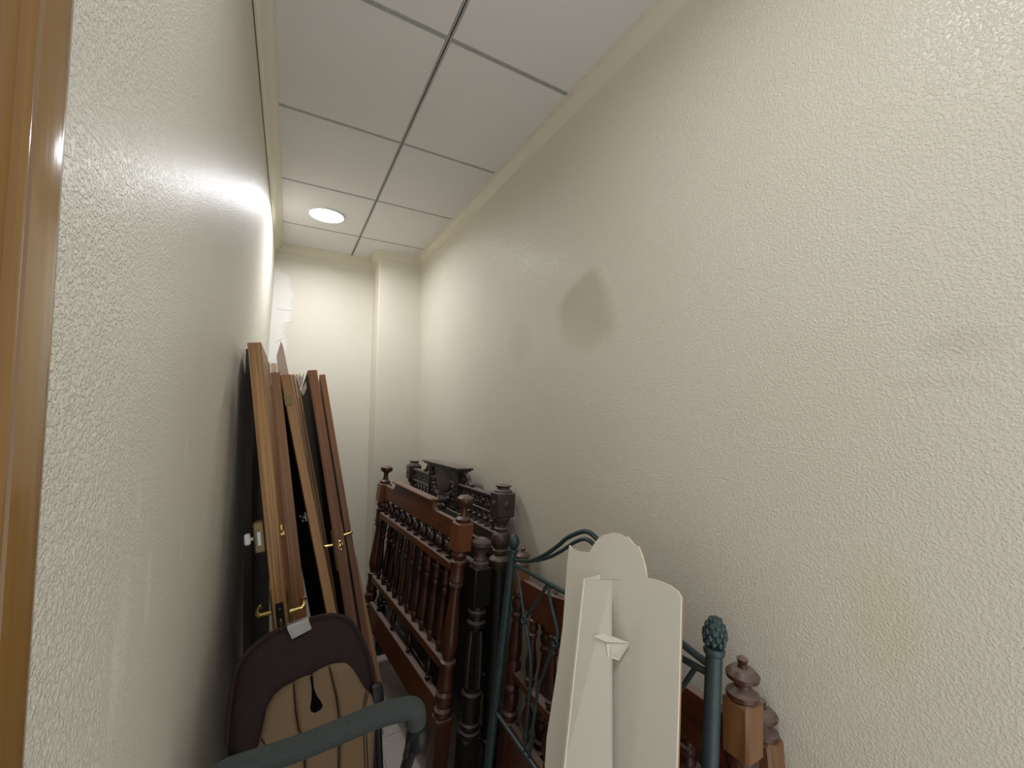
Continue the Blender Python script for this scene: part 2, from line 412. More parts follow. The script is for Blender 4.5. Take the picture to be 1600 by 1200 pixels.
# doorway lining beside the viewpoint
def jm(p): return V((p[0], p[1]+.0085*(p[2]-1.7), p[2]))
dj = MB().prism([(-.20, -.28), (-.095, -.28), (-.095, .2335), (-.0985, .2350), (-.0985, .2365), (-.095, .238), (-.0945, .258), (-.0955, .263), (-.0985, .2672), (-.105, .2690), (-.20, .2690)], 0, 2.15, (0, 1, 2)).mapped(jm).build('door_1', m_jamb, kind='structure', smooth=50)
MB().prism([(-.097, .222), (-.0925, .2225), (-.0915, .2255), (-.0925, .2285), (-.097, .229)], 0, 2.15, (0, 1, 2)).mapped(jm).build('jamb_bead', m_jamb, dj, smooth=60)

# ------------------------------------------------------------------ ceiling lights
for i, ((lx, ly), watts) in enumerate(LAMPS):
    r = thing('ceiling_light', ('glowing round downlight in the ceiling near the back wall', 'round downlight in the ceiling by the doorway')[i], 'light', (lx, ly, Z_C))
    MB().lathe([(Z_C, .106), (Z_C-.004, .106), (Z_C-.009, .103), (Z_C-.010, .098), (Z_C-.006, .094), (Z_C-.002, .092), (Z_C, .092)], (lx, ly), 40).build('trim_ring', m_white, r)
    MB().lathe([(Z_C-.001, .093), (Z_C-.004, .093), (Z_C-.0075, .07), (Z_C-.009, .03), (Z_C-.0092, .001)], (lx, ly), 32).build('diffuser', m_glow, r)
    MB().lathe([(Z_C-.0088, .004), (Z_C-.0105, .0019), (Z_C-.011, .001)], (lx-.0905, ly+.008), 10).build('screw', m_steel, r)
    la = bpy.data.lights.new('downlight', 'AREA'); la.shape = 'DISK'; la.size = .17; la.energy = watts; la.color = LAMP_COL; la.spread = math.radians(165)
    lo = bpy.data.objects.new('downlight', la); COL.objects.link(lo); lo.location = (lx, ly, Z_C-.014)

# ------------------------------------------------------------------ bed boards
class Board:
    """near/far post axes given by their foot and top; local (u along, d towards the room, t up)"""
    def __init__(s, nf, nt, ff, ft, h):
        s.nf, s.nt, s.ff, s.ft, s.h = V(nf), V(nt), V(ff), V(ft), h
        s.W = ((s.nt-s.ft).length+(s.nf-s.ff).length)/2
        e = (s.ff-s.nf).normalized(); upv = ((s.nt-s.nf)+(s.ft-s.ff)).normalized()
        s.n = upv.cross(e).normalized()
        if s.n.x > 0: s.n = -s.n
        s.base = (s.nf+s.ff)/2
    def M(s, p):
        u, d, t = p; k = u/s.W
        a = lerp(s.nf, s.nt, t/s.h); b = lerp(s.ff, s.ft, t/s.h)
        return lerp(a, b, k) + s.n*d
    def put(s, mb, name, material, parent, smooth=35): return mb.mapped(s.M).build(name, material, parent, smooth=smooth)
def baluster(t0, t1, prof, r=1., c=(0, 0), n=12):
    return [(lerp(t0, t1, a), b*r) for a, b in prof]
LONG = [(0, .011), (.05, .012), (.07, .015), (.11, .015), (.13, .010), (.16, .014), (.2, .016), (.28, .018), (.38, .0165), (.52, .012), (.66, .009), (.68, .013), (.72, .013), (.74, .009), (.78, .014), (.82, .015), (.86, .012), (.88, .015), (.92, .015), (.94, .011), (1, .011)]
BULB = [(0, .011), (.06, .014), (.14, .014), (.18, .008), (.24, .012), (.38, .022), (.5, .0235), (.62, .020), (.74, .011), (.8, .008), (.84, .014), (.92, .014), (.95, .010), (1, .010)]

# --- 1. red brown turned headboard, foremost
b1 = Board((.563, 1.640, 0), (.693, 1.652, 1.284), (.455, 2.701, 0), (.578, 2.702, 1.263), 1.284)
hb = thing('turned_headboard', 'reddish brown wooden headboard with turned spindles and round knob finials, foremost in the row', 'headboard', b1.base)
POST1 = [(.385, .028), (.395, .036), (.415, .036), (.425, .024), (.437, .033), (.455, .0375), (.475, .036), (.487, .026), (.498, .034), (.515, .034), (.53, .031), (.575, .031), (.583, .034), (.595, .036), (.603, .034), (.609, .023), (.62, .026), (.645, .034), (.67, .0365), (.70, .035), (.77, .029), (.84, .0235), (.895, .0215), (.90, .029), (.913, .030), (.918, .023), (.926, .033), (.936, .033), (.941, .030), (.99, .030), (.995, .034), (1.006, .034), (1.011, .023), (1.02, .028), (1.033, .036), (1.047, .030), (1.052, .026)]
FIN1 = [(1.166, .028), (1.172, .033), (1.182, .034), (1.188, .028), (1.193, .019), (1.206, .0145), (1.228, .014), (1.238, .0175), (1.243, .028), (1.250, .036), (1.260, .0385), (1.270, .0365), (1.279, .026), (1.283, .012), (1.284, .001)]
for u in (0, b1.W):
    p = b1.put(MB().box(u-.034, u+.034, -.034, .034, 0, .387, .004), 'post', m_red, hb)
    b1.put(MB().lathe(POST1, (u, 0), 22), 'turned_shaft', m_red, p)
    b1.put(MB().box(u-.0365, u+.0365, -.0365, .0365, 1.05, 1.168, .005), 'post_block', m_orange, p)
    b1.put(MB().lathe(FIN1, (u, 0), 24), 'finial', m_red, p)
b1.put(MB().box(.03, b1.W-.03, -.022, .022, .955, .990, .003), 'upper_rail', m_redh, hb)
b1.put(MB().box(.03, b1.W-.03, -.022, .022, .560, .597, .003), 'middle_rail', m_redh, hb)
b1.put(MB().box(.03, b1.W-.03, -.016, .016, .30, .435, .003), 'lower_board', m_redh, hb)
W = b1.W
tb = [(.033, 1.082), (W-.033, 1.082), (W-.033, 1.162), (W-.20, 1.162), (W-.215, 1.172), (W-.222, 1.186), (W-.225, 1.202), (.30, 1.202), (.295, 1.186), (.288, 1.172), (.272, 1.162), (.033, 1.162)]
tbo = b1.put(MB().prism(tb, -.013, .013), 'top_board', m_redh, hb)
b1.put(MB().box(.285, W-.212, -.020, .030, 1.202, 1.214, .004), 'crest_cap', m_orange, tbo)
for z in (1.112,): b1.put(MB().ball((.235, .0125, 1.115), (.014, .002, .004), 10, 6), 'wood_knot', m_ebony, tbo)
for k in range(10):
    u = .095 + k*(W-.19)/9
    b1.put(MB().lathe(baluster(.989, 1.083, BULB), (u, 0), 14), 'bulb_spindle', m_reddk, hb)
    b1.put(MB().lathe(baluster(.596, .956, LONG), (u, 0), 12), 'long_spindle', m_red if k < 6 else m_reddk, hb)
for k in range(4):
    u = .17 + k*(W-.34)/3
    b1.put(MB().lathe(baluster(.434, .561, BULB, .8), (u, 0), 12), 'short_spindle', m_reddk, hb)

# --- 2. blackened fluted footboard behind it
b2 = Board((.659, 1.540, 0), (.756, 1.612, 1.105), (.584, 2.849, 0), (.700, 2.809, 1.06), 1.105)
fb = thing('fluted_footboard', 'almost black bed end with fluted posts and dusty mauve knob, behind the red spindle headboard', 'footboard', b2.base)
POST2 = [(.335, .036), (.345, .044), (.357, .044), (.362, .036), (.372, .041), (.385, .041), (.392, .034), (.41, .037), (.47, .038), (.485, .043), (.497, .043), (.505, .034), (.52, .037)]
POST2T = [(.735, .030), (.748, .032), (.755, .041), (.767, .041), (.775, .031), (.79, .031), (.797, .041), (.809, .041), (.816, .034), (.835, .034)]
for u in (0, b2.W):
    p = b2.put(MB().box(u-.038, u+.038, -.038, .038, 0, .337, .004), 'post', m_ebony, fb)
    b2.put(MB().lathe(POST2, (u, 0), 20), 'turned_foot', m_ebony, p)
    b2.put(MB().lathe([(.52, .040), (.60, .040), (.68, .036), (.735, .031)], (u, 0), 32, .14), 'fluted_shaft', m_ebony, p)
    b2.put(MB().lathe(POST2T, (u, 0), 20), 'turned_collar', m_ebony, p)
    b2.put(MB().box(u-.038, u+.038, -.038, .038, .834, .985, .004), 'post_block', m_ebony, p)
    b2.put(MB().lathe([(.985, .034), (.993, .037), (1.003, .037), (1.008, .030), (1.018, .030), (1.024, .024), (1.034, .022), (1.046, .024), (1.056, .027), (1.062, .037), (1.072, .044), (1.086, .043), (1.097, .030), (1.103, .014), (1.105, .001)], (u, 0), 24), 'finial', m_mauve, p)
W = b2.W
b2.put(MB().box(.03, W-.03, -.018, .018, .945, .985, .004), 'top_rail', m_mauve, fb)
pn = b2.put(MB().box(.03, W-.03, -.010, .010, .34, .946, .002), 'panel', m_ebony, fb)
b2.put(MB().box(.15, W-.15, .009, .018, .45, .85, .006), 'raised_field', m_ebony, pn)
b2.put(MB().box(.03, W-.03, -.016, .016, .20, .341, .003), 'bottom_rail', m_ebony, fb)

# --- 3. carved dark headboard against the right wall
b3 = Board((.762, 1.540, 0), (.872, 1.641, 1.317), (.782, 2.924, 0), (.822, 2.939, 1.25), 1.317)
ch = thing('carved_headboard', 'tall dark carved headboard with crested cartouche and tiny spindles, in the far right corner', 'headboard', b3.base)
POST3 = [(.30, .040), (.32, .043), (.335, .036), (.36, .037)]
for u in (0, b3.W):
    p = b3.put(MB().box(u-.040, u+.040, -.040, .040, 0, .302, .004), 'post', m_ebony, ch)
    b3.put(MB().lathe(POST3+[(.9, .035), (.957, .035)], (u, 0), 22), 'lower_shaft', m_ebony, p)
    b3.put(MB().lathe([(.953, .030), (.955, .036), (.965, .042), (.985, .048), (.995, .048), (1.003, .040), (1.012, .026), (1.022, .034), (1.034, .034), (1.040, .027), (1.052, .038), (1.068, .0435), (1.088, .043), (1.104, .035), (1.112, .026), (1.12, .031), (1.126, .031), (1.130, .022), (1.142, .022), (1.150, .030), (1.162, .038), (1.172, .040), (1.178, .036)], (u, 0), 22), 'turned_shaft', m_carvp, p)
    b3.put(MB().box(u-.043, u+.043, -.043, .043, 1.176, 1.283, .006), 'post_block', m_carvp, p)
    b3.put(MB().ball((u, .043, 1.23), (.016, .006, .016), 12, 6), 'rosette', m_carvp, p)
    b3.put(MB().ball((u-.043, 0, 1.23), (.006, .016, .016), 12, 6), 'rosette', m_carvp, p)
    b3.put(MB().lathe([(1.283, .040), (1.288, .041), (1.292, .034), (1.297, .027), (1.302, .027), (1.305, .034), (1.311, .037), (1.315, .030), (1.317, .001)], (u, 0), 22), 'finial', m_carvp, p)
W = b3.W
fz = b3.put(MB().box(.04, W-.04, -.010, .010, 1.172, 1.255, .002), 'frieze', m_carv, ch)
b3.put(MB().box(.04, W-.04, -.020, .022, 1.243, 1.260, .004).box(.04, W-.04, -.016, .018, 1.168, 1.182, .003), 'frieze_moulding', m_carv, fz)
s = MB()
k = 0; u = .08
while u < W-.08:
    if not .40 < u < W-.40:
        q = smoothpath([(u+.022*math.cos(a)*(1-a/11), .011, 1.213+.022*math.sin(a)*(1-a/11)) for a in [j*.7 for j in range(11)]], 2)
        b3.put(MB().tube(q, .0045, 6), 'carved_scroll', m_carv, fz); b3.put(MB().ball((u+.032, .011, 1.205+.014*(k % 2)), (.012, .007, .009), 8, 5), 'carved_leaf', m_carv, fz)
    u += .058; k += 1
b3.put(MB().box(.035, W-.035, -.020, .020, 1.066, 1.100, .003), 'middle_rail', m_carvp, ch)
SP = [(0, .010), (.1, .013), (.2, .008), (.35, .006), (.45, .013), (.55, .014), (.65, .007), (.82, .006), (.88, .013), (1, .011)]
for k in range(19):
    u = .085+k*(W-.17)/18
    if .47 < u < .93 and k % 2: continue
    b3.put(MB().lathe(baluster(1.099, 1.171, SP), (u, 0), 10), 'small_spindle', m_carv, ch)
pn = b3.put(MB().box(.03, W-.03, -.010, .010, .46, 1.030, .002), 'panel', m_carvp, ch)
b3.put(MB().box(.03, W-.03, -.018, .018, .995, 1.035, .003).box(.03, W-.03, -.018, .018, .43, .50, .003).box(.2, .25, -.016, .016, .50, .995, .003).box(W-.25, W-.2, -.016, .016, .50, .995, .003), 'panel_frame', m_carvp, pn)
b3.put(MB().box(.03, W-.03, -.015, .015, .16, .30, .003), 'bottom_rail', m_carvp, ch)
cc = .70
cr = b3.put(MB().prism([(cc-.235, 1.17), (cc-.215, 1.12), (cc-.12, 1.10), (cc-.05, 1.075), (cc+.05, 1.075), (cc+.12, 1.10), (cc+.215, 1.12), (cc+.235, 1.17), (cc+.245, 1.25), (cc+.25, 1.325), (cc-.25, 1.325), (cc-.245, 1.25)], -.012, .016), 'crest', m_carv, ch)
b3.put(MB().box(cc-.265, cc+.265, -.020, .034, 1.318, 1.328, .003).box(cc-.285, cc+.285, -.028, .046, 1.328, 1.338, .003).box(cc-.305, cc+.305, -.034, .056, 1.338, 1.350, .004), 'crest_cornice', m_carvp, cr)
b3.put(MB().ball((cc, .017, 1.245), (.125, .010, .066), 24, 10), 'shield', m_carvr, cr)
s = MB()
for k in range(21):
    a = math.pi*k/20; s.ball((cc-.165*math.cos(a)+random.uniform(-.006, .006), .020, 1.235-.10*math.sin(a)+random.uniform(-.006, .006)), (.018+random.uniform(-.004, .006), .014, .015+random.uniform(-.003, .005)), 8, 5)
for k in range(12): s.ball((cc+random.uniform(-.05, .05), .024, 1.105+random.uniform(-.022, .03)), (.016, .013, .013), 8, 5)
b3.put(s, 'garland', m_carv, cr)
for sg in (-1, 1):
    s = MB()
    for j in range(6): s.ball((cc+sg*(.20-.006*j), .020, 1.30-.028*j), (.016, .012, .016), 8, 5)
    s.box(cc+sg*.222-.011, cc+sg*.222+.011, .014, .030, 1.12, 1.315, .003)
    b3.put(s, 'pilaster_carving', m_carv, cr)
for sg in (-1, 1):
    q = smoothpath([(cc+sg*(.275+.03*math.cos(a)*(1-a/9)), .004, 1.285+.03*math.sin(a)*(1-a/9)) for a in [j*.75 for j in range(9)]], 2)
    e = smoothpath([(cc+sg*.27, .004, 1.31), (cc+sg*.315, .004, 1.305), (cc+sg*.345, .004, 1.275), (cc+sg*.375, .004, 1.262)], 4)
    b3.put(MB().tube(q, .010, 8).tube(e, [.016-.0006*i for i in range(len(e))], 8).ball((cc+sg*.275, .004, 1.285), .014, 10, 6).ball((cc+sg*.385, .004, 1.268), .011, 8, 5), 'side_scroll', m_carvp, cr)

# --- 4. green iron headboard
b4 = Board((.599, .470, 0), (.755, .517, 1.28), (.605, 1.311, 0), (.754, 1.321, 1.204), 1.28)
ih = thing('iron_headboard', 'dark green iron headboard of curved rods with cone finials, behind the white cardboard', 'headboard', b4.base)
W = b4.W
for u in (0, W):
    p = b4.put(MB().lathe([(0, .0155), (1.207, .0155), (1.210, .019), (1.216, .0205), (1.221, .019), (1.224, .012)], (u, 0), 18), 'post', m_iron, ih)
    s = MB().lathe([(1.223, .010), (1.228, .014), (1.236, .0185), (1.248, .0205), (1.260, .018), (1.270, .0125), (1.277, .006), (1.280, .001)], (u, 0), 18)
    if u == 0:
        for r in range(5):
            tt = 1.232+r*.0095; rr = (.0170, .0195, .0190, .0155, .0095)[r]
            for k in range(9):
                a = 2*math.pi*(k+.5*(r % 2))/9
                s.ball((u+rr*math.cos(a), rr*math.sin(a), tt), (.0052, .0052, .0072), 6, 4)
    b4.put(s, 'cone_finial', m_iron, p, 50)
def rods(name, halves, r=.006, both=True):
    for sg in ((0, 1) if both else (0,)):
        s = MB()
        for pts in halves:
            q = [((W-x) if sg else x, 0, t) for x, t in pts]
            s.tube(smoothpath(q, 5) if len(q) > 2 else q, r, 8)
        b4.put(s, name, m_iron, ih)
arch = [(.812, 1.186), (.74, 1.200), (.695, 1.212), (.64, 1.238), (.587, 1.270), (.54, 1.303), (.505, 1.330), (.45, 1.357), (W/2, 1.366)]
b4.put(MB().tube(smoothpath([(x, 0, t) for x, t in arch]+[(W-x, 0, t) for x, t in arch[-2::-1]], 5), .0072, 10), 'top_arch', m_iron, ih)
arch2 = [(.66, 1.222), (.587, 1.252), (.525, 1.287), (.461, 1.328), (W/2, 1.344)]
b4.put(MB().tube(smoothpath([(x, 0, t) for x, t in arch2]+[(W-x, 0, t) for x, t in arch2[-2::-1]], 5), .006, 10), 'inner_arch', m_iron, ih)
b4.put(MB().tube([(0, 0, 1.170), (W, 0, 1.170)], .0068, 10), 'upper_bar', m_iron, ih)
b4.put(MB().tube([(0, 0, .635), (W, 0, .635)], .0075, 10), 'lower_bar', m_iron, ih)
rods('outer_rod', [[(.786, 1.170), (.755, 1.115), (.715, 1.045), (.697, 1.014), (.660, .960), (.630, .890), (.622, .818), (.615, .635)]], .0055)
rods('cross_rod', [[(.586, 1.166), (.630, 1.095), (.693, 1.018)]], .0055)
rods('inner_rod', [[(.584, 1.166), (.553, 1.110), (.512, 1.054), (.512, 1.015), (.530, .980), (.560, .900), (.580, .832), (.590, .635)]], .0055)
for (x, t) in ((.695, 1.012), (.511, 1.018), (W-.695, 1.012), (W-.511, 1.018)):
    b4.put(MB().tube([(x+.014*math.cos(a), .004, t+.012*math.sin(a)) for a in [j*math.pi/8 for j in range(16)]], .004, 8, True), 'ring_collar', m_iron, ih)

# --- 5/6. the pair of honey and mahogany headboards against the right wall
def spindle_board(b, label, k):
    r = thing('spindle_headboard', label, 'headboard', b.base)
    H = b.h; f = H/1.201; W = b.W
    fin = [(1.120, .027), (1.126, .031), (1.133, .030), (1.139, .021), (1.145, .016), (1.150, .016), (1.155, .023), (1.160, .0305), (1.168, .0315), (1.174, .026), (1.178, .022), (1.180, .010), (1.186, .0075), (1.190, .0095), (1.196, .0105), (1.200, .006), (1.201, .001)]
    sh = [(.50, .026), (.515, .031), (.53, .031), (.54, .022), (.56, .029), (.60, .030), (.615, .026), (.63, .031), (.645, .022), (.68, .029), (.72, .030), (.74, .022), (.76, .027), (.79, .029), (.85, .023), (.90, .020), (.912, .027), (.925, .027), (.935, .020), (.95, .027), (.972, .029), (.99, .022), (1.0, .029), (1.012, .029), (1.018, .026)]
    for u in (0, W):
        p = b.put(MB().box(u-.029, u+.029, -.029, .029, 0, .502*f, .004), 'post', m_maho, r)
        b.put(MB().lathe([(t*f, q) for t, q in sh], (u, 0), 20), 'turned_shaft', m_maho, p)
        b.put(MB().box(u-.0285, u+.0285, -.0285, .0285, 1.015*f, 1.124*f, .006), 'post_block', m_honey, p)
        b.put(MB().lathe([(t*f, q) for t, q in fin], (u, 0), 24), 'finial', m_red, p)
    n = 16; lo = [(.026, .985*f)]
    for i in range(n+1):
        u = lerp(.05, W-.05, i/n); lo.append((u, f*(.955+.014*abs(math.sin(i*math.pi/2))+(.012 if i in (0, n) else 0))))
    lo.append((W-.026, .985*f))
    top = [(W-.026, 1.075*f), (W*.75, 1.082*f), (W*.62, 1.105*f), (W*.5, 1.118*f), (W*.38, 1.105*f), (W*.25, 1.082*f), (.026, 1.075*f)]
    b.put(MB().prism(lo+top, -.012, .012), 'top_board', m_mahoh, r)
    b.put(MB().box(.02, W-.02, -.017, .017, .672*f, .702*f, .003), 'middle_rail', m_mahoh, r)
    b.put(MB().box(.02, W-.02, -.013, .013, .34*f, .50*f, .003), 'lower_board', m_mahoh, r)
    for i in range(6):
        u = .125+i*(W-.25)/5
        b.put(MB().lathe(baluster(.701*f, .972*f, LONG, 1.25), (u, 0), 12), 'long_spindle', m_maho, r)
        b.put(MB().lathe(baluster(.499*f, .673*f, BULB, .95), (u, 0), 12), 'short_spindle', m_maho, r)
b5 = Board((.778, .487, 0), (.804, .493, 1.201), (.749, 1.400, 0), (.861, 1.438, 1.100), 1.201)
spindle_board(b5, 'honey and mahogany headboard with spindles, between the green iron headboard and the wall', 0)
b6 = Board((.850, .400, 0), (.900, .513, 1.076), (.838, 1.290, 0), (.903, 1.300, 1.00), 1.076)
spindle_board(b6, 'lower mahogany headboard with a tilted finial, last in the row and right against the wall', 1)

# ------------------------------------------------------------------ cardboard standee seen from behind
L = math.atan(.22)
SO = V((.399, .735, 0)); SA = V((0, -1, 0)); SB = V((math.sin(L), 0, math.cos(L))); SN = V((-math.cos(L), 0, math.sin(L)))
def sm(p): return SO + SA*p[0] + SB*p[1] + SN*p[2]
sd = thing('cardboard_standee', 'tall white cardboard cutout standing with its blank back and easel strut outwards', 'standee', SO)
cut = [(-.163, 1.338), (-.150, 1.333), (-.120, 1.336), (-.080, 1.347), (-.073, 1.365), (-.058, 1.388), (-.041, 1.402), (-.011, 1.416), (.010, 1.419), (.030, 1.416), (.034, 1.420), (.052, 1.412), (.066, 1.406), (.070, 1.409), (.084, 1.394), (.098, 1.372), (.105, 1.354), (.130, 1.360), (.164, 1.362), (.184, 1.358), (.193, 1.350), (.215, 1.19), (.23, 1.074), (.27, .78), (.38, 0), (-.02, 0), (-.06, .40), (-.105, .82), (-.119, .889), (-.124, 1.023), (-.132, 1.145), (-.156, 1.28)]
pnl = MB().prism(cut, 0, .004, (0, 1, 2)).mapped(sm).build('back_panel', m_card, sd)
MB().prism([(x*1.004+.0006, y*1.0004 if y > .1 else y) for x, y in cut], -.0015, -.0001, (0, 1, 2)).mapped(sm).build('printed_face', m_print, sd)
# easel: glued wing, folded strut and its two locking tabs
MB().prism([(-.146, 1.286), (-.042, 1.325), (.006, .917), (.108, .10), (.0, .10), (-.095, .86)], .0042, .0062, (0, 1, 2)).mapped(sm).build('glued_wing', m_card, sd)
def slab(c4, th, name):
    a, b, c, d = [V(x) for x in c4]; nn = (b-a).cross(d-a).normalized()*th
    s = MB(); s.add([a, b, c, d, a+nn, b+nn, c+nn, d+nn], [(0, 1, 2, 3), (7, 6, 5, 4), (0, 1, 5, 4), (1, 2, 6, 5), (2, 3, 7, 6), (3, 0, 4, 7)])
    return s.mapped(sm).build(name, m_card, sd)
slab([(-.038, 1.297, .050), (.037, 1.322, .034), (.106, .985, .020), (.014, .917, .062)], .0008, 'strut_front')
slab([(.014, .917, .062), (.106, .985, .020), (.235, .02, .008), (.125, .02, .072)], .0008, 'strut_front')
slab([(-.030, 1.31, .006), (-.036, 1.297, .050), (.016, .917, .062), (.040, .92, .006)], .003, 'strut_side')
slab([(-.042, 1.328, .0045), (.0395, 1.337, .0045), (.0375, 1.325, .0047), (-.036, 1.297, .0047)], .0015, 'hinge_flap')
slab([(.028, 1.199, .050), (.040, 1.212, .036), (.093, 1.216, .010), (.054, 1.199, .036)], .0015, 'locking_tab')
slab([(.054, 1.197, .036), (.092, 1.214, .010), (.072, 1.170, .010), (.060, 1.172, .032)], .0015, 'locking_tab')
slab([(-.052, 1.212, .020), (-.044, 1.222, .010), (-.024, 1.214, .052), (-.028, 1.203, .052)], .0015, 'locking_tab')

# ------------------------------------------------------------------ stroller
R25 = math.radians(25)
TO = V((.08, 1.2, .75)); TA = V((1, 0, 0)); TB = V((0, math.sin(R25), math.cos(R25))); TN = V((0, -math.cos(R25), math.sin(R25)))
def tm(p): return TO + TA*p[0] + TB*p[1] + TN*p[2]
def tmo(dz, dx=0, dy=0): return lambda p: TO + TA*(p[0]+dx) + TB*(p[1]+dy) + TN*(p[2]+dz)
stl = thing('baby_stroller', 'brown baby stroller with tan padded seat and grey foam handle', 'stroller', (.08, 1.2, 0))
hood = [(-.184, .10), (-.185, .161), (-.180, .228), (-.172, .262), (-.158, .282), (-.141, .298), (-.102, .318), (-.055, .329), (-.004, .334), (.03, .335), (.056, .332), (.087, .320), (.102, .309), (.116, .292), (.134, .259), (.151, .215), (.163, .165), (.168, .10), (.16, .02), (.0, -.02), (-.17, .02)]
hd = MB().cushion(hood, .030, .05, 8, power=.6, centre=(0, .14)).mapped(tm).build('hood', m_hood, stl, smooth=60)
e = smoothpath([(p[0], p[1]-.004, .004) for p in hood[:18]], 3)
MB().tube(e, .006, 8).mapped(tm).build('hood_edge', m_hood, hd)
lab = MB()
q = [(-.061, .327), (-.006, .3345), (.001, .305), (-.048, .291)]
lab.add([(q[0][0], q[0][1], .006), (q[1][0], q[1][1], .006), (q[2][0], q[2][1], .024), (q[3][0], q[3][1], .026), (q[0][0], q[0][1]+.004, -.02), (q[1][0], q[1][1]+.004, -.02), (q[0][0], q[0][1]-.008, .0175), (q[1][0], q[1][1]-.008, .0165)], [(6, 7, 2, 3), (0, 1, 7, 6), (0, 1, 5, 4)])
lab.mapped(tmo(.005)).build('striped_label', m_lab, hd)
# padded seat: three quilted channels
left_p = [(-.13, .045), (-.116, .082), (-.108, .117), (-.102, .150), (-.087, .174), (-.066, .185), (-.043, .1905), (-.037, .126), (-.030, .088), (-.018, .060), (-.012, -.02), (-.012, -.16), (-.12, -.16), (-.135, -.05)]
cent_p = [(-.041, .1915), (-.020, .1955), (-.001, .1965), (.001, .193), (.006, .199), (.022, .2035), (.043, .207), (.060, .134), (.067, .084), (.066, .02), (.060, -.16), (-.010, -.16), (-.010, -.02), (-.016, .060), (-.028, .088), (-.035, .126)]
right_p = [(.045, .207), (.066, .206), (.088, .2005), (.100, .190), (.112, .172), (.126, .146), (.137, .126), (.150, .113), (.157, .100), (.163, .082), (.160, .041), (.150, -.057), (.14, -.16), (.062, -.16), (.068, .02), (.069, .084), (.062, .134)]
pad = MB().cushion(left_p, .014, .03, 8, power=.35, centre=(-.068, .05)).mapped(tmo(.040)).build('seat_pad', m_tan, stl, smooth=60)
MB().cushion(cent_p, .012, .03, 8, power=.35, centre=(.02, .05)).mapped(tmo(.040)).build('pad_channel', m_tan, pad, smooth=60)
MB().cushion(right_p, .014, .03, 8, power=.35, centre=(.105, .05)).mapped(tmo(.040)).build('pad_channel', m_tan, pad, smooth=60)
MB().cushion([(-.002, .194), (.003, .194), (.006, .166), (.014, .145), (.026, .128), (.029, .119), (.024, .112), (.010, .109), (.0, .114), (-.003, .124), (.001, .145), (.001, .166)], .002, .012, 3, power=.5, centre=(.008, .130)).mapped(tmo(.0515)).build('harness_slot_shade', m_slotshade, pad)  # no real opening: black patch on the pad paints the hole's shade
for pts in ([(.139, .124), (.131, .10), (.127, .075), (.128, -.05)], [(.144, .118), (.137, .10), (.133, .075), (.135, -.05)], [(-.111, .096), (-.099, .075), (-.085, .045), (-.075, -.02)], [(-.118, .080), (-.106, .060), (-.094, .035), (-.085, -.02)]):
    MB().tube([(x, y, .0535) for x, y in smoothpath([(a, b, 0) for a, b in pts], 4) for _ in (0,)] if False else [(p.x, p.y, .0535) for p in smoothpath([(a, b, 0) for a, b in pts], 4)], .0016, 6).mapped(tm).build('stitched_seam', m_hood, pad)
sh = MB().cushion([(-.16, .10), (-.14, .16), (-.09, .2), (.09, .21), (.15, .15), (.165, .08), (.16, -.18), (-.16, -.18)], .02, .05, 4).mapped(tmo(.012)).build('seat_shell', m_hood, stl)
sb = MB().box(-.155, .155, -.03, .25, -.04, .03, .02)
sb.mapped(lambda p: V((.08+p[0], 1.12-p[1]+.02, .565+p[2]+p[1]*.18))).build('seat_base', m_tand, stl)
for sx, ty in ((-.172, .072), (.170, .128)):
    h = MB().lathe([(-.016, .004), (-.016, .026), (-.012, .031), (.010, .031), (.016, .026), (.017, .004)], (0, 0), 20)
    h.mapped(lambda p, sx=sx, ty=ty: tm((sx+p[2], ty+p[0]-.03, p[1]+.015))).build('seat_hinge', m_black, stl, smooth=50)
    MB().tube([tm((sx, ty-.03, .0)), tm((sx, ty-.20, .0)), V((.08+sx*1.05, 1.18, .42))], [.014, .013, .012], 10).build('seat_bracket', m_black, stl)
# push handle and chassis
hp = smoothpath([(.262, .874, 1.008), (.258, .868, 1.036), (.240, .866, 1.050), (.183, .878, 1.047), (.123, .888, 1.036), (.055, .896, 1.026), (-.03, .905, 1.020), (-.078, .908, 1.018), (-.098, .910, 1.004), (-.102, .916, .975)], 6)
MB().tube(hp, .0215, 16).build('push_handle', m_foam, stl, smooth=60)
for sx, (px, py, pz) in ((1, (.262, .884, .975)), (-1, (-.100, .922, .945))):
    MB().tube([(px+.006*sx, py-.01, pz+.034), (px+.002*sx, py, pz+.004), (px, py+.02, pz-.05)], [.016, .019, .015], 12).ball((px+.010*sx, py+.004, pz-.006), (.024, .032, .036), 14, 8).build('handle_joint', m_black, stl, smooth=60)
    x = px-.004*sx
    MB().tube([(px-.004*sx, py-.006, pz+.006), (px-.016*sx, py-.008, pz-.012), (px-.017*sx, py+.004, pz-.04)], .006, 8).build('latch_clip', m_black, stl)
    MB().tube(smoothpath([(px, py+.015, pz-.04), (x, 1.02, .72), (x, 1.17, .47), (x, 1.36, .22), (x, 1.43, .11)], 5), .013, 10).build('chassis_tube', m_black, stl)
    MB().tube(smoothpath([(x, 1.17, .47), (x, 1.10, .30), (x, 1.02, .13)], 4), .012, 10).build('rear_leg', m_black, stl)
for sx in (-.088, .25):
    for wy, wr in ((1.42, .085), (1.03, .11)):
        w_ = MB().lathe([(-.019, .02), (-.019, wr*.72), (-.016, wr*.93), (-.007, wr), (.007, wr), (.016, wr*.93), (.019, wr*.72), (.019, .02)], (0, 0), 28)
        sgn = .024 if sx < 0 else -.026
        wo = w_.mapped(lambda p, sx=sx, wy=wy, wr=wr, sgn=sgn: V((sx+sgn+p[2], wy+p[0], wr+p[1]))).build('wheel', m_black, stl, smooth=50)
MB().tube([(-.07, 1.03, .11), (.232, 1.03, .11)], .009, 8).build('axle', m_steel, stl)
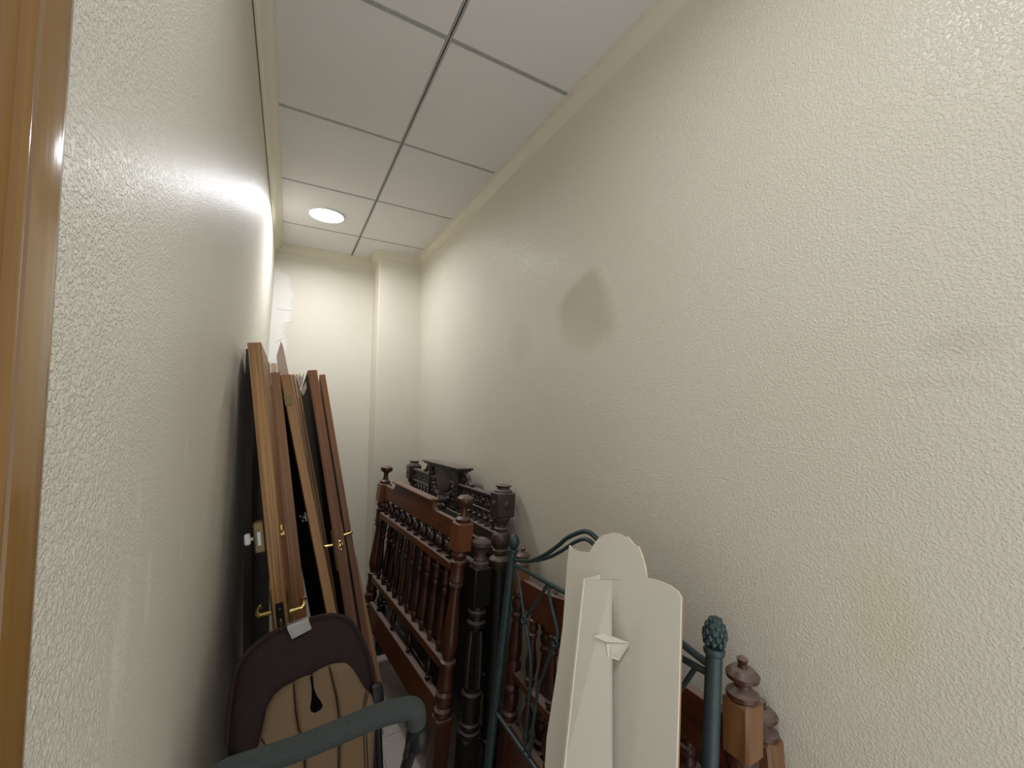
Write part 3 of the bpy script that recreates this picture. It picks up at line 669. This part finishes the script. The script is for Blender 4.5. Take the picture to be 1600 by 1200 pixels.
MB().tube([(-.09, 1.17, .47), (.25, 1.17, .47)], .010, 8).build('cross_bar', m_black, stl)

# ------------------------------------------------------------------ old doors stacked on end in the far left corner
class Leaf:
    """near upright edge through two points; local (a across thickness, b away in depth, c down from the top)"""
    def __init__(s, top, low, width, wyaw=0.):
        s.T = V(top); low = V(low); s.E = (low-s.T).normalized()
        w = V((wyaw, 1, 0)); s.w = (w - s.E*w.dot(s.E)).normalized(); s.k = s.w.cross(V((0, 0, 1)))
        s.k = (s.E.cross(s.w)).normalized()
        if s.k.x < 0: s.k = -s.k
        s.w = (-s.E).cross(s.k)
        drop = max(0, -s.w.z)*width
        s.L = (s.T.z-drop-.004)/(-s.E.z)
        for kk in (s.k.z,): s.L -= abs(kk)*.03
        s.width = width; s.base = s.T+s.E*s.L
    def M(s, p): return s.T + s.k*p[0] + s.w*p[1] + s.E*p[2]
    def c_of_z(s, z): return (s.T.z-z)/(-s.E.z)
    def put(s, mb, name, material, parent, smooth=35):
        mb.v = [V((p.x, p.y, -p.z)) for p in mb.v]
        o = mb.build(name, material, None, smooth=smooth); o.parent = parent
        if parent.type == 'EMPTY':
            mw = Matrix((s.k, s.w, -s.E)).transposed().to_4x4(); mw.translation = s.T - parent.location
            o.matrix_local = mw
        return o
def leaf(L, name, label, cat, th, body, edge, band=.012, group=None):
    r = thing(name, label, cat, (L.base.x, L.base.y, 0), group)
    o = L.put(MB().box(-th/2, th/2, band, L.width, 0, L.L, .0015), 'leaf', body, r)
    L.put(MB().box(-th/2, th/2, 0, band, 0, L.L, .0015), 'edge_band', edge, r)
    return r
def lever(L, r, th, side, c, up=0., reach=.048, arm=.085):
    x = side*th/2
    p = L.put(MB().box(min(x, x+side*.005), max(x, x+side*.005), .012, .052, c-.075, c+.13, .002), 'escutcheon', m_brassd, r)
    L.put(MB().tube([(x, .032, c), (x+side*reach*.9, .032, c-.002)], [.0085, .0065], 12).tube(smoothpath([(x+side*reach*.8, .030, c-.001), (x+side*reach, .036, c-.004), (x+side*reach, .07, c-.012), (x+side*reach, .032+arm, c-.006)], 4), [.0075]*13, 10).ball((x+side*reach, .032+arm, c-.006), (.010, .010, .009), 10, 6), 'lever_handle', m_brass, p, 60)

LF0 = Leaf(along(389.5, 545, 1.74), along(386, 960, 1.63), .72, .055)
d0 = leaf(LF0, 'door_leaf', 'dark plum brown door leaf, flat against the left wall behind the striped oak one', 'door leaf', .026, m_doordk, m_doorpl)
LF1 = Leaf(along(397, 535, 1.5), along(437, 950, 1.4), .275, .03)
d1 = leaf(LF1, 'door_leaf', 'striped light oak door leaf with brass levers and bronze latch box, tallest of the stack', 'door leaf', .044, m_oak2, m_oak, .03)
cz = LF1.c_of_z(.915)
lever(LF1, d1, .044, -1, cz-.038); lever(LF1, d1, .044, 1, cz-.02)
fp = LF1.put(MB().box(-.0125, .0125, -.0025, .002, cz-.07, cz+.055, .001), 'lock_plate', m_black, d1)
LF1.put(MB().ball((0, -.003, cz-.005), (.006, .003, .014), 10, 6).ball((0, -.003, cz-.05), (.004, .002, .004), 8, 5).ball((0, -.003, cz+.04), (.004, .002, .004), 8, 5), 'lock_cylinder', m_brassd, fp)
L1 = LF1.c_of_z(1.203)
bxo = LF1.put(MB().box(-.058, -.0235, .004, .075, L1-.062, L1+.045, .005), 'latch_box', m_brassd, d1)
LF1.put(MB().box(-.048, -.034, -.002, .006, L1-.030, L1+.020, .002), 'latch_plate', m_steel, bxo)
LF1.put(MB().tube([(-.058, .035, L1-.005), (-.070, .035, L1-.005)], .006, 8).box(-.088, -.070, .022, .048, L1-.026, L1+.012, .004), 'latch_knob', m_white, bxo)
LF1.put(MB().tube([(.0235, .02, L1-.0), (.036, .02, L1-.0)], .009, 12).box(.0235, .032, .01, .03, L1-.036, L1-.014, .002), 'turn_knob', m_brass, d1)
LF1.put(MB().box(.024, .028, .006, .02, cz-.13, cz-.06, .001).box(-.028, -.024, .006, .02, cz-.10, cz-.05, .001), 'strike_tab', m_brass, d1)
LF2 = Leaf(along(428, 582, 1.81), along(469, 960, 1.65), .04)
d2 = leaf(LF2, 'door_frame_board', 'brown oak frame board with torn wrapping, squeezed behind the striped oak leaf', 'board', .045, m_doordk, m_oak2, .04)
LF3 = Leaf(along(444.5, 585, 1.86), along(523.5, 985, 1.66), .26, -.26)
d3 = leaf(LF3, 'door_leaf', 'thin tan edged door leaf with a blackened face, a paper corner on top', 'door leaf', .036, m_doordk, m_oak3, .014)
ch3 = LF3.c_of_z(1.19)
LF3.put(MB().box(-.024, -.018, .02, .10, ch3-.02, ch3+.02, .002).ball((-.025, .03, ch3), .005, 8, 5).ball((-.025, .06, ch3+.012), .005, 8, 5).ball((-.025, .085, ch3-.010), .005, 8, 5), 'lock_remains', m_steel, d3)
LF3.put(MB().box(-.022, .008, -.003, .001, .10, .15, .001), 'hinge_leaf', m_brassd, d3)
LF4 = Leaf(along(488, 578, 2.3), along(548, 960, 2.02), .58, -.10)
d4 = leaf(LF4, 'door_leaf', 'reddish sapele door leaf with small brass levers, rightmost thick leaf of the stack', 'door leaf', .048, m_doordk, m_sap, .03)
c4 = LF4.c_of_z(.945)
lever(LF4, d4, .048, -1, c4+.0, arm=.035); lever(LF4, d4, .048, 1, c4-.03, arm=.06)
LF4.put(MB().tube([(.002+.011*math.cos(a), -.002, c4+.012+.022*math.sin(a)) for a in [j*math.pi/10 for j in range(20)]], .003, 8, True).ball((.002, -.001, c4+.012), (.006, .003, .012), 8, 5), 'keyhole_rose', m_brass, d4)
LF5 = Leaf(along(503.5, 585, 2.42), along(565.5, 960, 2.15), .25)
d5 = leaf(LF5, 'door_board', 'narrow dark sapele board standing along the right of the lever door leaf', 'board', .032, m_sap, m_sap, .02)
for (u0, u1, f0, f1, mm, lb) in ((453, 505, 2.30, 2.16, m_sap, 'dark thin moulding strip, first right of the tan edged door leaf'), (458, 510, 2.33, 2.19, m_oak3, 'pale thin moulding strip, in the middle of the three strips'), (463, 515, 2.36, 2.22, m_oak2, 'brown thin moulding strip, nearest to the sapele door leaf')):
    Ls = Leaf(along(u0, 585, f0), along(u1, 880, f1), .10)
    r = thing('moulding_strip', lb, 'moulding', (Ls.base.x, Ls.base.y, 0), 'door mouldings in the stack')
    Ls.put(MB().box(-.007, .007, 0, .04, 0, Ls.L, .002), 'strip', mm, r)
    Ls.put(MB().box(-.003, .003, -.006, .001, 0, Ls.L, .001), 'raised_bead', m_oak3, r)
# torn paper and splinters on the tops of the leaves
def scrap(pix, f, material, parent, name, th=.002, tilt=0.):
    P = [along(u, v, f+tilt*i) for i, (u, v) in enumerate(pix)]; nn = fwd*th
    s = MB(); n = len(P); s.add(P+[p+nn for p in P], [tuple(range(n)), tuple(range(2*n-1, n-1, -1))]+[(k, (k+1) % n, n+(k+1) % n, n+k) for k in range(n)])
    return s.build(name, material, parent)
scrap([(408, 549), (414, 556), (421, 568), (422.5, 586), (425, 604), (418, 594), (410, 585)], 1.76, m_pale, d2, 'torn_wrapping', tilt=.008)
scrap([(422, 570), (425, 567), (431, 568), (432, 574), (431, 590), (434, 603), (426, 600)], 1.80, m_paper, d2, 'torn_wrapping', tilt=.006)
scrap([(432, 556), (439, 533), (442, 541), (451, 585), (434, 585)], 1.86, m_paper, d3, 'paper_corner', tilt=.004)
scrap([(464, 594), (461, 584), (466, 592), (468, 582), (471, 590), (475, 583), (473, 598), (470, 606), (467, 602)], 2.24, m_pale, d4, 'splintered_top', tilt=.004)
scrap([(470, 612), (478, 596), (479, 606), (474, 618)], 2.24, m_pale, d4, 'splintered_top', tilt=.004)
# short plank at the right end
LP = Leaf(along(554, 870, 2.38), along(571, 955, 2.33), .12)
r = thing('short_plank', 'short thin oak plank at the right end of the door stack', 'plank', (LP.base.x, LP.base.y, 0))
LP.put(MB().box(-.011, .011, 0, .12, 0, LP.L, .002), 'plank_body', m_oak2, r)
LP.put(MB().box(-.011, .011, -.002, .0, .004, LP.L, .0006), 'plank_edge', m_oak3, r)
bpy.context.view_layer.update()
